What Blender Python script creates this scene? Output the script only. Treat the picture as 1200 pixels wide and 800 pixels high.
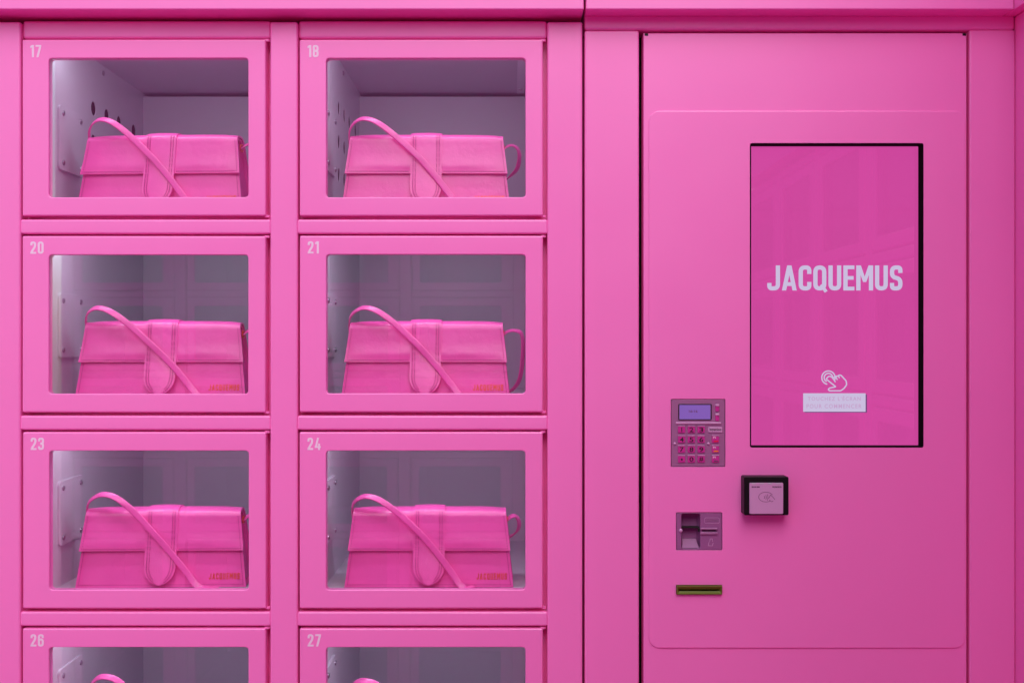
import bpy, bmesh, math, random
from mathutils import Vector, Matrix
from mathutils.geometry import tessellate_polygon

# ------------------------------------------------------------------ scene, camera, light
scene = bpy.context.scene
for o in list(bpy.data.objects):
    bpy.data.objects.remove(o, do_unlink=True)
COL = scene.collection

K = 0.0013            # metres per unit of the measured front elevation
CZ = 1.45             # camera height
DIST = 1.773          # camera to cabinet front
CORR = 2.55           # distance to the facing locker bank
def X(px): return (px - 600.0) * K
def Z(py): return CZ + (400.0 - py) * K

cam_d = bpy.data.cameras.new('camera')
cam = bpy.data.objects.new('camera', cam_d)
COL.objects.link(cam)
cam.location = (0, -DIST, CZ)
cam.rotation_euler = (math.radians(90), 0, 0)
cam_d.sensor_width = 36.0
cam_d.lens = 36.0 * DIST / (1200 * K)
cam_d.clip_start = 0.01
cam_d.clip_end = 500
scene.camera = cam

SUN_EL, SUN_AZ = math.radians(46), math.radians(175)   # azimuth: clockwise from +Y
world = bpy.data.worlds.new('World')
scene.world = world
world.use_nodes = True
wn = world.node_tree.nodes; wl = world.node_tree.links
for n in list(wn): wn.remove(n)
sky = wn.new('ShaderNodeTexSky'); sky.sky_type = 'NISHITA'
sky.sun_disc = False
sky.sun_elevation = SUN_EL; sky.sun_rotation = SUN_AZ
sky.air_density = 1.0; sky.dust_density = 2.0; sky.ozone_density = 1.0
bg = wn.new('ShaderNodeBackground'); bg.inputs['Strength'].default_value = 0.15
wo = wn.new('ShaderNodeOutputWorld')
wl.new(sky.outputs[0], bg.inputs[0]); wl.new(bg.outputs[0], wo.inputs[0])

sun_d = bpy.data.lights.new('sun', 'SUN')
sun_d.energy = 1.45; sun_d.angle = math.radians(50); sun_d.color = (1.0, 0.96, 0.93)
sun = bpy.data.objects.new('sun', sun_d); COL.objects.link(sun)
sdir = Vector((math.sin(SUN_AZ) * math.cos(SUN_EL), math.cos(SUN_AZ) * math.cos(SUN_EL), math.sin(SUN_EL)))
sun.rotation_euler = sdir.to_track_quat('Z', 'Y').to_euler()
sun.location = sdir * 8

scene.view_settings.view_transform = 'Standard'
scene.view_settings.look = 'None'
scene.view_settings.gamma = 1.0
scene.view_settings.use_curve_mapping = False
scene.view_settings.exposure = 0.05
scene.render.engine = 'CYCLES'
cy = scene.cycles
cy.max_bounces = 14; cy.diffuse_bounces = 8; cy.glossy_bounces = 5
cy.transparent_max_bounces = 16; cy.transmission_bounces = 6

# ------------------------------------------------------------------ materials
def mat(name, color, rough=0.4, metal=0.0, spec=0.5, bump=0.0, bump_scale=400.0, var=0.0, var_scale=6.0,
        coat=0.0, coat_rough=0.2, sheen=0.0, rvar=0.0):
    m = bpy.data.materials.new(name); m.use_nodes = True
    nt = m.node_tree; N = nt.nodes; L = nt.links
    b = N['Principled BSDF']
    b.inputs['Base Color'].default_value = (*color, 1)
    b.inputs['Roughness'].default_value = rough
    b.inputs['Metallic'].default_value = metal
    b.inputs['Specular IOR Level'].default_value = spec
    b.inputs['Coat Weight'].default_value = coat
    b.inputs['Coat Roughness'].default_value = coat_rough
    b.inputs['Sheen Weight'].default_value = sheen
    tc = N.new('ShaderNodeTexCoord')
    if bump > 0:
        t = N.new('ShaderNodeTexNoise'); t.inputs['Scale'].default_value = bump_scale; t.inputs['Detail'].default_value = 4
        bp = N.new('ShaderNodeBump'); bp.inputs['Strength'].default_value = bump; bp.inputs['Distance'].default_value = 0.001
        L.new(tc.outputs['Object'], t.inputs['Vector']); L.new(t.outputs[0], bp.inputs['Height']); L.new(bp.outputs[0], b.inputs['Normal'])
    if var > 0:
        t = N.new('ShaderNodeTexNoise'); t.inputs['Scale'].default_value = var_scale; t.inputs['Detail'].default_value = 5
        r = N.new('ShaderNodeMapRange'); r.inputs[1].default_value = 0.3; r.inputs[2].default_value = 0.7
        r.inputs[3].default_value = 1 - var; r.inputs[4].default_value = 1 + var
        mx = N.new('ShaderNodeMix'); mx.data_type = 'RGBA'; mx.blend_type = 'MULTIPLY'; mx.inputs[0].default_value = 1
        mx.inputs[6].default_value = (*color, 1)
        L.new(tc.outputs['Object'], t.inputs['Vector']); L.new(t.outputs[0], r.inputs[0]); L.new(r.outputs[0], mx.inputs[7]); L.new(mx.outputs[2], b.inputs['Base Color'])
    if rvar > 0:
        t = N.new('ShaderNodeTexNoise'); t.inputs['Scale'].default_value = 9; t.inputs['Detail'].default_value = 6
        r = N.new('ShaderNodeMapRange'); r.inputs[1].default_value = 0.3; r.inputs[2].default_value = 0.7
        r.inputs[3].default_value = rough - rvar; r.inputs[4].default_value = rough + rvar
        L.new(tc.outputs['Object'], t.inputs['Vector']); L.new(t.outputs[0], r.inputs[0]); L.new(r.outputs[0], b.inputs['Roughness'])
    return m

def emit(name, color, strength=1.0, gloss=0.12, spec=0.5):
    m = mat(name, (0.01, 0.01, 0.01), gloss, spec=spec)
    b = m.node_tree.nodes['Principled BSDF']
    b.inputs['Emission Color'].default_value = (*color, 1)
    b.inputs['Emission Strength'].default_value = strength
    return m

PINK = mat('pink_powder_coat', (0.945, 0.215, 0.615), 0.36, spec=0.8, bump=0.07, bump_scale=900, var=0.015, var_scale=3.5, rvar=0.05)
INNER = mat('pale_lavender_enamel', (0.60, 0.55, 0.64), 0.38, bump=0.05, bump_scale=700, var=0.02)
LEATHER = mat('pink_leather', (0.92, 0.105, 0.47), 0.32, spec=0.7, bump=0.16, bump_scale=380, var=0.05, var_scale=18, rvar=0.05)
def hide(m):
    nt = m.node_tree; N = nt.nodes; L = nt.links; b = N['Principled BSDF']; fine = b.inputs['Normal'].links[0].from_node
    tc = N.new('ShaderNodeTexCoord'); t = N.new('ShaderNodeTexNoise'); t.inputs['Scale'].default_value = 26; t.inputs['Detail'].default_value = 3
    bp = N.new('ShaderNodeBump'); bp.inputs['Strength'].default_value = 0.35; bp.inputs['Distance'].default_value = 0.004
    L.new(tc.outputs['Object'], t.inputs['Vector']); L.new(t.outputs[0], bp.inputs['Height']); L.new(bp.outputs[0], fine.inputs['Normal'])
hide(LEATHER)
STITCH = mat('pink_thread', (0.50, 0.022, 0.20), 0.7)
GOLD = mat('red_gold_metal', (0.88, 0.13, 0.05), 0.35, metal=0.6)
ZINC = mat('pale_zinc_plate', (0.80, 0.76, 0.84), 0.45)
STEEL = mat('dull_steel', (0.42, 0.38, 0.45), 0.3, metal=1.0)
BLACK = mat('black_plastic', (0.006, 0.004, 0.006), 0.45, spec=0.22, bump=0.05)
BEZEL = mat('matt_black_bezel', (0.003, 0.002, 0.003), 0.9, spec=0.05)
DARK = mat('cavity_shade', (0.01, 0.004, 0.008), 0.8)  # near-black colour stands in for shade inside slots, vents and casing
MAUVE = mat('pink_lit_grey_metal', (0.40, 0.17, 0.36), 0.42, metal=0.35, bump=0.08, bump_scale=600)  # grey metal with the pink light on it put into the colour
MAUVE2 = mat('pale_mauve_plastic', (0.60, 0.32, 0.57), 0.4, bump=0.05)
PURPLE = mat('purple_moulded_plastic', (0.30, 0.10, 0.27), 0.4, bump=0.06)
KEYM = mat('magenta_key_rubber', (0.55, 0.03, 0.30), 0.35)
PRINT = mat('black_ink', (0.02, 0.005, 0.015), 0.6)
GREYPR = mat('grey_mauve_ink', (0.16, 0.05, 0.14), 0.6)
NUMBER = mat('pale_pink_vinyl', (0.88, 0.68, 0.86), 0.5)
RED = mat('red_key_bar', (0.75, 0.01, 0.03), 0.4)
YELLOW = mat('amber_key_bar', (0.9, 0.32, 0.01), 0.4)
GREEN = mat('olive_green_plastic', (0.12, 0.15, 0.006), 0.35, spec=0.6)
LED = mat('clear_led_lens', (0.55, 0.5, 0.6), 0.2)
PAVE = mat('pink_floor_paint', (0.92, 0.06, 0.36), 0.6, bump=0.2, bump_scale=120, var=0.05, var_scale=4)
SCR = emit('screen_pink', (0.60, 0.060, 0.325), 0.98, gloss=0.035, spec=1.0)
SCR.node_tree.nodes['Principled BSDF'].inputs['Coat Weight'].default_value = 1.0
SCR.node_tree.nodes['Principled BSDF'].inputs['Coat Roughness'].default_value = 0.02
SCRW = emit('screen_pale_graphic', (0.60, 0.53, 0.75), 0.92, gloss=0.06)
SCRS = emit('screen_shadow_graphic', (0.16, 0.06, 0.20), 0.92, gloss=0.06)
SCRT = emit('screen_small_type', (0.56, 0.36, 0.60), 0.92, gloss=0.06)
LCD = emit('purple_lcd', (0.21, 0.10, 0.44), 0.95, gloss=0.25)

def glass_material():
    m = bpy.data.materials.new('clear_window_glass'); m.use_nodes = True
    nt = m.node_tree; N = nt.nodes; L = nt.links
    for n in list(N): N.remove(n)
    out = N.new('ShaderNodeOutputMaterial'); mx = N.new('ShaderNodeMixShader')
    tr = N.new('ShaderNodeBsdfTransparent'); tr.inputs[0].default_value = (0.965, 0.955, 0.975, 1)
    gl = N.new('ShaderNodeBsdfGlossy'); gl.inputs['Roughness'].default_value = 0.015
    lw = N.new('ShaderNodeLayerWeight'); lw.inputs[0].default_value = 0.5
    pw = N.new('ShaderNodeMath'); pw.operation = 'POWER'; pw.inputs[1].default_value = 5.0
    fr = N.new('ShaderNodeMath'); fr.operation = 'MULTIPLY_ADD'; fr.inputs[1].default_value = 0.90; fr.inputs[2].default_value = 0.10
    L.new(lw.outputs['Facing'], pw.inputs[0]); L.new(pw.outputs[0], fr.inputs[0])
    L.new(fr.outputs[0], mx.inputs[0]); L.new(tr.outputs[0], mx.inputs[1]); L.new(gl.outputs[0], mx.inputs[2])
    L.new(mx.outputs[0], out.inputs[0])
    return m
GLASS = glass_material()

# ------------------------------------------------------------------ mesh helpers
def weighted_normals(me, deg):
    c = math.cos(math.radians(deg)); at = {}
    for p in me.polygons:
        for v in p.vertices: at.setdefault(v, []).append((p.normal.copy(), p.area))
    out = []
    for p in me.polygons:
        for v in p.vertices:
            n = Vector((0, 0, 0))
            for fn_, a in at[v]:
                if fn_.dot(p.normal) > c: n += fn_ * a
            out.append(n.normalized() if n.length > 1e-14 else p.normal.copy())
    me.normals_split_custom_set(out)

def mesh_from(name, verts, faces, m, smooth=True):
    me = bpy.data.meshes.new(name)
    me.from_pydata([tuple(v) for v in verts], [], faces)
    bm = bmesh.new(); bm.from_mesh(me)
    bmesh.ops.remove_doubles(bm, verts=bm.verts, dist=1e-6)
    bmesh.ops.recalc_face_normals(bm, faces=bm.faces)
    bm.to_mesh(me); bm.free()
    me.materials.append(m)
    if smooth:
        for p in me.polygons: p.use_smooth = True
        weighted_normals(me, 38)
    return me

class MB:
    def __init__(s): s.v = []; s.f = []
    def add(s, vs, fs):
        b = len(s.v); s.v += [Vector(v) for v in vs]; s.f += [tuple(i + b for i in f) for f in fs]
    def box(s, x0, x1, y0, y1, z0, z1, bev=0.0, seg=3):
        bm = bmesh.new()
        bmesh.ops.create_cube(bm, size=1)
        for v in bm.verts:
            v.co = Vector(((x0 + x1) / 2 + v.co.x * (x1 - x0), (y0 + y1) / 2 + v.co.y * (y1 - y0), (z0 + z1) / 2 + v.co.z * (z1 - z0)))
        if bev > 0:
            bmesh.ops.bevel(bm, geom=list(bm.edges), offset=bev, segments=seg, profile=0.5, affect='EDGES')
        bm.verts.index_update()
        s.add([v.co.copy() for v in bm.verts], [tuple(v.index for v in f.verts) for f in bm.faces]); bm.free()
        return s
    def loft(s, loops, cap0=False, cap1=False, closed=True):
        n = len(loops[0]); vs = [p for l in loops for p in l]; fs = []
        for i in range(len(loops) - 1):
            for j in range(n if closed else n - 1):
                k = (j + 1) % n
                fs.append((i * n + j, i * n + k, (i + 1) * n + k, (i + 1) * n + j))
        if cap0: fs.append(tuple(range(n)))
        if cap1: fs.append(tuple(range((len(loops) - 1) * n, len(loops) * n)))
        s.add(vs, fs); return s
    def fill(s, polys, y):
        tri = tessellate_polygon([[Vector((p[0], p[1], 0)) for p in l] for l in polys])
        pts = [p for l in polys for p in l]
        s.add([(p[0], y, p[1]) for p in pts], [tuple(t) for t in tri]); return s
    def prism(s, poly, y0, y1):
        n = len(poly)
        s.add([(p[0], y0, p[1]) for p in poly] + [(p[0], y1, p[1]) for p in poly],
              [tuple(range(n)), tuple(range(n, 2 * n))] + [(i, (i + 1) % n, n + (i + 1) % n, n + i) for i in range(n)]); return s
    def cyl(s, c, axis, r, h, n=16, r2=None, dome=0.0):
        c = Vector(c); a = Vector(axis).normalized(); u = a.orthogonal().normalized(); w = a.cross(u)
        r2 = r if r2 is None else r2
        def ring(rr_, d): return [c + a * d + (u * math.cos(2 * math.pi * i / n) + w * math.sin(2 * math.pi * i / n)) * rr_ for i in range(n)]
        loops = [ring(r, 0), ring(r2, h)]
        if dome > 0:
            for t in (0.35, 0.7, 0.95): loops.append(ring(r2 * math.sqrt(1 - t * t), h + dome * t))
        return s.loft(loops, True, True)
    def build(s, name, m, smooth=True): return mesh_from(name, s.v, s.f, m, smooth)

def rr(x0, x1, z0, z1, r, n=5):
    pts = []
    for cx, cz, a0 in ((x1 - r, z1 - r, 0), (x0 + r, z1 - r, 90), (x0 + r, z0 + r, 180), (x1 - r, z0 + r, 270)):
        for i in range(n + 1):
            a = math.radians(a0 + 90 * i / n); pts.append((cx + r * math.cos(a), cz + r * math.sin(a)))
    return pts
def lp(x0, x1, z0, z1, r, y, d=0.0, n=5):     # rounded rectangle loop at depth y, grown by d
    return [Vector((p[0], y, p[1])) for p in rr(x0 - d, x1 + d, z0 - d, z1 + d, max(r + d, 1e-4), n)]

def slab(mb, x0, x1, z0, z1, r, yf, yb, bev=0.001, n=5):      # rounded plate with eased front edge
    mb.loft([lp(x0, x1, z0, z1, r, yb, 0, n), lp(x0, x1, z0, z1, r, yf + bev, 0, n), lp(x0, x1, z0, z1, r, yf + bev * .3, -bev * .3, n),
             lp(x0, x1, z0, z1, r, yf, -bev, n)], True, True)
    return mb

def panel(outer, holes, yf, yb, bev=0.001, hbev=0.0006):      # plate with rounded openings
    mb = MB()
    x0, x1, z0, z1, r = outer
    polys = [rr(x0 + bev, x1 - bev, z0 + bev, z1 - bev, max(r - bev, 1e-4))]
    for h in holes:
        polys.append(list(reversed(rr(h[0] - hbev, h[1] + hbev, h[2] - hbev, h[3] + hbev, h[4] + hbev))))
    mb.fill(polys, yf)
    mb.loft([lp(*outer, yf, -bev), lp(*outer, yf + bev * .3, -bev * .3), lp(*outer, yf + bev, 0), lp(*outer, yb, 0)])
    for h in holes:
        mb.loft([lp(*h, yf, hbev), lp(*h, yf + hbev, 0), lp(*h, yb, 0)])
    return mb

def link(name, me, parent=None, loc=None, world_coords=False):
    o = bpy.data.objects.new(name, me); COL.objects.link(o)
    if parent is not None:
        o.parent = parent
        if world_coords:
            r = Vector((0, 0, 0)); p = parent
            while p is not None: r += p.location; p = p.parent
            o.location = -r
    if loc is not None: o.location = loc
    return o
def tag(o, label=None, cat=None, group=None, kind=None):
    if label: o['label'] = label
    if cat: o['category'] = cat
    if group: o['group'] = group
    if kind: o['kind'] = kind
    return o
def empty(name, loc, rz=0.0):
    o = bpy.data.objects.new(name, None); COL.objects.link(o); o.location = loc; o.rotation_euler = (0, 0, rz)
    o.empty_display_size = 0.1
    return o

# ------------------------------------------------------------------ lettering
def rnd(pts, rad, closed=False, n=5):
    out = []; N = len(pts)
    for i, p in enumerate(pts):
        p = Vector(p)
        if not closed and i in (0, N - 1): out.append(p); continue
        a = Vector(pts[i - 1]); b = Vector(pts[(i + 1) % N])
        da = (a - p); db = (b - p); r = min(rad, da.length * .499, db.length * .499)
        da.normalize(); db.normalize()
        s = p + da * r; e = p + db * r
        for k in range(n + 1):
            t = k / n; out.append(s * (1 - t) ** 2 + p * 2 * t * (1 - t) + e * t * t)
    return out
def ribbon2(pts, w, closed=False):
    L = []; R = []; N = len(pts)
    for i in range(N):
        if closed: a = pts[i - 1]; b = pts[(i + 1) % N]
        else: a = pts[max(i - 1, 0)]; b = pts[min(i + 1, N - 1)]
        p = pts[i]
        t1 = (p - a).normalized() if (p - a).length > 1e-9 else (b - p).normalized()
        t2 = (b - p).normalized() if (b - p).length > 1e-9 else t1
        t = (t1 + t2); t = t.normalized() if t.length > 1e-6 else t1
        nn = Vector((-t.y, t.x)); c = max(0.45, nn.dot(Vector((-t1.y, t1.x))))
        L.append(p + nn * w / 2 / c); R.append(p - nn * w / 2 / c)
    return L, R
GW = 0.165
def S_(pts, rad=0.0, closed=False): return ('s', pts, rad, closed)
def P_(pts): return ('p', pts)
h = GW / 2
def gl(w):
    l, r, b, t = h, w - h, h, 1 - h
    return l, r, b, t
GLY = {}
l, r, b, t = gl(.50)
GLY['J'] = (.47, [S_([(r - .03, 1), (r - .03, b), (l - .03, b), (l - .03, .30)], .22)])
GLY['A'] = (.58, [P_([(0, 0), (.165, 0), (.365, 1), (.205, 1)]), P_([(.58, 0), (.415, 0), (.215, 1), (.375, 1)]), P_([(.13, .18), (.45, .18), (.42, .33), (.16, .33)])])
GLY['C'] = (.50, [S_([(r, .66), (r, t), (l, t), (l, b), (r, b), (r, .34)], .22)])
GLY['Q'] = (.52, [S_([(l, .5), (l, t), (r + .01, t), (r + .01, b), (l, b)], .22, True), P_([(.26, .20), (.36, .27), (.56, -.02), (.45, -.09)])])
GLY['U'] = (.51, [S_([(l, 1), (l, b), (r, b), (r, 1)], .22)])
GLY['E'] = (.43, [S_([(h, 0), (h, 1)]), P_([(GW, 0), (.43, 0), (.43, .15), (GW, .15)]), P_([(GW, .43), (.40, .43), (.40, .575), (GW, .575)]), P_([(GW, .85), (.43, .85), (.43, 1), (GW, 1)])])
GLY['M'] = (.66, [S_([(h, 0), (h, 1)]), S_([(.66 - h, 0), (.66 - h, 1)]), P_([(.03, 1), (.18, 1), (.40, .34), (.27, .34)]), P_([(.63, 1), (.48, 1), (.26, .34), (.39, .34)])])
GLY['S'] = (.49, [S_([(r - .01, .70), (r - .01, t), (l, t), (l, .53), (r - .01, .47), (r - .01, b), (l, b), (l, .30)], .21)])
l, r, b, t = gl(.47)
GLY['0'] = (.47, [S_([(l, .5), (l, t), (r, t), (r, b), (l, b)], .20, True)])
GLY['1'] = (.30, [S_([(.30 - h, 0), (.30 - h, 1)]), P_([(0, .74), (.15, .80), (.15, 1), (0, .90)])])
GLY['2'] = (.47, [S_([(l, .68), (l, t), (r, t), (r, .60), (l + .02, .15)], .20), P_([(0, 0), (.47, 0), (.47, .15), (0, .15)])])
GLY['3'] = (.47, [S_([(l, .70), (l, t), (r, t), (r, .54), (.17, .52)], .19), S_([(.17, .50), (r, .50), (r, b), (l, b), (l, .30)], .19)])
GLY['4'] = (.50, [P_([(.20, 1), (.36, 1), (.16, .22), (0, .22)]), P_([(0, .17), (.50, .17), (.50, .31), (0, .31)]), S_([(.36, 0), (.36, .52)])])
GLY['6'] = (.47, [S_([(l, .30), (l, .57), (r, .57), (r, b), (l, b)], .17, True), S_([(l, .36), (l, t), (r, t), (r, .69)], .20)])
GLY['7'] = (.46, [P_([(0, .85), (.46, .85), (.46, 1), (0, 1)]), P_([(.29, .86), (.46, .86), (.24, 0), (.07, 0)])])
GLY['8'] = (.47, [S_([(l, .75), (l, t), (r, t), (r, .53), (l, .53)], .17, True), S_([(l, .3), (l, .51), (r, .51), (r, b), (l, b)], .17, True)])

def lettering(text, x0, x1, z0, z1, y, depth, m, name, gap=0.10):
    """raised condensed lettering filling the box; front faces towards -Y"""
    mb = MB(); w = sum(GLY[c][0] for c in text) + gap * (len(text) - 1)
    sx = (x1 - x0) / w; sz = z1 - z0; cx = 0.0; k = 0
    for c in text:
        gw, parts = GLY[c]
        for p in parts:
            k += 1; yf = y - depth - (k % 7) * 0.00002
            T = lambda q: (x0 + (cx + q[0]) * sx, z0 + q[1] * sz)
            if p[0] == 'p':
                mb.prism([T(q) for q in p[1]], yf, y)
            else:
                pts = rnd(p[1], p[2], p[3]) if p[2] > 0 else [Vector(q) for q in p[1]]
                L, R = ribbon2(pts, GW, p[3]); n = len(L)
                loops = []
                for i in range(n):
                    a = T(L[i]); bq = T(R[i])
                    loops.append([(a[0], yf, a[1]), (bq[0], yf, bq[1]), (bq[0], y, bq[1]), (a[0], y, a[1])])
                if p[3]: mb.loft(loops + [loops[0]])
                else: mb.loft(loops, True, True)
        cx += gw + gap
    return mb.build(name, m, smooth=False)

def stroke(mb, pts, w, y, depth, closed=False, rad=0.0):
    pts = rnd(pts, rad, closed) if rad > 0 else [Vector(q) for q in pts]
    L, R = ribbon2(pts, w, closed)
    loops = [[(a[0], y - depth, a[1]), (b_[0], y - depth, b_[1]), (b_[0], y, b_[1]), (a[0], y, a[1])] for a, b_ in zip(L, R)]
    if closed: mb.loft(loops + [loops[0]])
    else: mb.loft(loops, True, True)

def small_text(text, x0, x1, z0, z1, y, m, name, depth=0.0002, spacing=1.0, keep=False):
    cu = bpy.data.curves.new(name, 'FONT'); cu.body = text; cu.space_character = spacing
    cu.resolution_u = 3; cu.extrude = 0.01; cu.offset = 0.018
    o = bpy.data.objects.new(name, cu); COL.objects.link(o)
    dg = bpy.context.evaluated_depsgraph_get(); dg.update()
    me = bpy.data.meshes.new_from_object(o.evaluated_get(dg))
    COL.objects.unlink(o); bpy.data.objects.remove(o); bpy.data.curves.remove(cu)
    xs = [v.co.x for v in me.vertices]; ys = [v.co.y for v in me.vertices]
    ax, bx, ay, by = min(xs), max(xs), min(ys), max(ys)
    sx = (x1 - x0) / (bx - ax); sz = (z1 - z0) / (by - ay)
    if keep:
        s = min(sx, sz); cxm, czm = (x0 + x1) / 2, (z0 + z1) / 2
        sx = sz = s; x0 = cxm - s * (bx - ax) / 2; z0 = czm - s * (by - ay) / 2
    for v in me.vertices:
        v.co = Vector((x0 + (v.co.x - ax) * sx, y - (depth if v.co.z > 0 else 0), z0 + (v.co.y - ay) * sz))
    me.materials.clear(); me.materials.append(m); me.name = name
    return me

# ------------------------------------------------------------------ ground
gm = MB(); gm.add([(-30, -30, 0), (30, -30, 0), (30, 30, 0), (-30, 30, 0)], [(0, 1, 2, 3)])
tag(link('pavement', gm.build('pavement', PAVE)), kind='structure')

# ------------------------------------------------------------------ shared locker meshes (local coordinates)
CP, RP = 324.9, 229.8                         # column and row pitch
DW, DH = (311.6 - 26.3) * K, (253.2 - 46.6) * K   # door leaf
WX0, WX1 = 31.2 * K, 264.9 * K                # window opening in the leaf
WZ0, WZ1 = (253.2 - 231.4) * K, (253.2 - 68.6) * K
ROWTOP = 46.6; HEAD = 18.8; TOPZ = 2.52
FASC = -0.034

def door_mesh():                               # origin lower left corner of leaf, front at y=0
    mb = MB(); O = (0, DW, 0, DH, .0022); W = (WX0, WX1, WZ0, WZ1, .0052)
    mb.loft([lp(*O, .024, -.004), lp(*O, .024, 0), lp(*O, .0026, 0), lp(*O, .0012, -.0005), lp(*O, .0003, -.0014), lp(*O, 0, -.0028),
             lp(*W, 0, .0014), lp(*W, .0004, .0005), lp(*W, .0012, 0), lp(*W, .0145, 0), lp(*W, .0145, .012), lp(*O, .024, -.004)])
    return mb.build('locker_door', PINK)
DOOR = door_mesh()
def pane_mesh():
    mb = MB(); W = (WX0, WX1, WZ0, WZ1, .0052)
    mb.loft([lp(*W, .0036, -.0002), lp(*W, .0076, -.0002)], True, True)
    return mb.build('glass_pane', GLASS, smooth=False)
PANE = pane_mesh()
pin = MB()
pin.cyl((DW + .0005, .009, DH - .002), (0, 0, 1), .0046, .0032, 18, dome=.0006)
PIN_T = pin.build('hinge_pin', PINK)
pin = MB(); pin.cyl((DW + .0005, .009, .0015), (0, 0, -1), .0046, .0030, 18, dome=.0006)
PIN_B = pin.build('hinge_pin', PINK)

CX0, CX1 = (46.0 - 26.3) * K, (294.5 - 26.3) * K          # compartment relative to leaf
CZ0, CZ1 = (253.2 - 239.8) * K, (253.2 - 27.0) * K
CD0, CD1 = .030, .50
def shell_mesh():
    mb = MB(); x0, x1, z0, z1 = CX0, CX1, CZ0, CZ1
    mb.add([(x0, CD1, z0), (x1, CD1, z0), (x1, CD1, z1 - .0075), (x0, CD1, z1 - .0075)], [(0, 1, 2, 3)])   # back
    mb.add([(x0, CD1 + .055, z1 - .0075), (x1, CD1 + .055, z1 - .0075), (x1, CD1, z1 - .0075), (x0, CD1, z1 - .0075)], [(0, 1, 2, 3)])
    mb.add([(x0, CD1 + .055, z1 - .0075), (x1, CD1 + .055, z1 - .0075), (x1, CD1 + .055, z1 + .002), (x0, CD1 + .055, z1 + .002)], [(0, 1, 2, 3)])
    mb.add([(x0, CD0, z0), (x1, CD0, z0), (x1, CD1, z0), (x0, CD1, z0)], [(0, 1, 2, 3)])                   # floor
    mb.add([(x0, CD0, z1), (x1, CD0, z1), (x1, CD1 + .055, z1), (x0, CD1 + .055, z1)], [(0, 1, 2, 3)])       # ceiling
    mb.add([(x1, CD0, z0), (x1, CD1 + .055, z0), (x1, CD1 + .055, z1), (x1, CD0, z1)], [(0, 1, 2, 3)])       # right
    return mb.build('compartment', INNER, smooth=False)
SHELL = shell_mesh()
def stop_mesh():                               # frame the leaf closes against
    mb = MB(); O = (-2.7 * K, 290.2 * K, -3.8 * K, CZ1 + 2 * K, .0005); I = (CX0, CX1, CZ0, DH - 5 * K, .0005)
    mb.loft([lp(*O, .0275, 0, 1), lp(*I, .0275, 0, 1), lp(*I, .0305, 0, 1), lp(*O, .0305, 0, 1), lp(*O, .0275, 0, 1)])
    return mb.build('door_stop', PINK, smooth=False)
STOP = stop_mesh()
def wall_mesh(holes):
    mb = MB(); x = CX0
    y0, y1, z0, z1 = CD0, CD1 + .055, CZ0, CZ1
    polys = [[(y0, z0), (y1, z0), (y1, z1), (y0, z1)]]
    rings = []
    if holes:
        for s in (.885, .857, .831, .800):
            yc = DIST * (1 / s - 1)
            for py in (92, 136, 180, 224):
                zc = (253.2 - py) * K; rad = .0122
                rings.append([(yc + rad * math.cos(a * math.pi / 10), zc + rad * math.sin(a * math.pi / 10)) for a in range(20)])
    tri = tessellate_polygon([[Vector((p[0], p[1], 0)) for p in l] for l in polys + [list(reversed(q)) for q in rings]])
    pts = [p for l in polys + [list(reversed(q)) for q in rings] for p in l]
    mb.add([(x, p[0], p[1]) for p in pts], [tuple(t) for t in tri])
    for q in rings:
        mb.loft([[(x, p[0], p[1]) for p in q], [(x - .0015, p[0], p[1]) for p in q]])
    return mb.build('vented_side_wall' if holes else 'side_wall', INNER, smooth=False)
WALL = wall_mesh(False); VENT = wall_mesh(True)
mb = MB(); mb.add([(CX0 - .006, .15, CZ0), (CX0 - .006, CD1 + .055, CZ0), (CX0 - .006, CD1 + .055, CZ1), (CX0 - .006, .15, CZ1)], [(0, 1, 2, 3)])
mb.add([(CX0 - .006, .15, CZ0), (CX0, .15, CZ0), (CX0, .15, CZ1), (CX0 - .006, .15, CZ1)], [(0, 1, 2, 3)])
VENT_SHADE = mb.build('vent_shade_sheet', DARK, smooth=False)  # sheet behind the vent holes, their shade put into its colour
def lock_plate_mesh():                         # plate on the left compartment wall
    mb = MB(); x = CX0
    ya, yb = DIST * (1 / .962 - 1), DIST * (1 / .912 - 1)
    za, zb = DH - (198 - 46.6 - 8) * K, DH - (123 - 46.6 - 12) * K
    r0 = rr(ya, yb, za, zb, .008)
    r1 = rr(ya + .001, yb - .001, za + .001, zb - .001, .007)
    mb.loft([[(x, p[0], p[1]) for p in r0], [(x + .0035, p[0], p[1]) for p in r0], [(x + .0042, p[0], p[1]) for p in r1]], False, True)
    return mb.build('lock_cover_plate', INNER), ya, yb, za, zb
LOCKP, lya, lyb, lza, lzb = lock_plate_mesh()
def screw_mesh(c, axis, r=.0042):
    mb = MB(); mb.cyl(c, axis, r, .0012, 14, dome=.0018)
    return mb.build('screw', STEEL)
SCREWS = [screw_mesh((CX0 + .0042, y, z), (1, 0, 0)) for y in (lya + .014, lyb - .012) for z in (lza + .012, lzb - .012)]
BOLT = screw_mesh((CX0, DIST * (1 / .865 - 1), CZ1 - .013), (1, 0, 0), .0045)
mb = MB()
mb.box(CX1 - 12 * K, CX1 - .001, .09, CD1 - .004, CZ1 - .0022, CZ1 - .0004, .0004, 1)
BRACK = mb.build('ceiling_bracket', ZINC)
BSCREW = [screw_mesh((CX1 - 7 * K, y, CZ1 - .0022), (0, 0, -1), .0038) for y in (.20, .455)]

GLYPH_NUM = {}
def number_mesh(txt):
    return lettering(txt, 9.6 * K, (9.6 + (13.0 if '1' in txt else 15.6)) * K, DH - 20.9 * K, DH - 6.6 * K, 0.0, .00025, NUMBER, 'locker_number', gap=.13)

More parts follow.
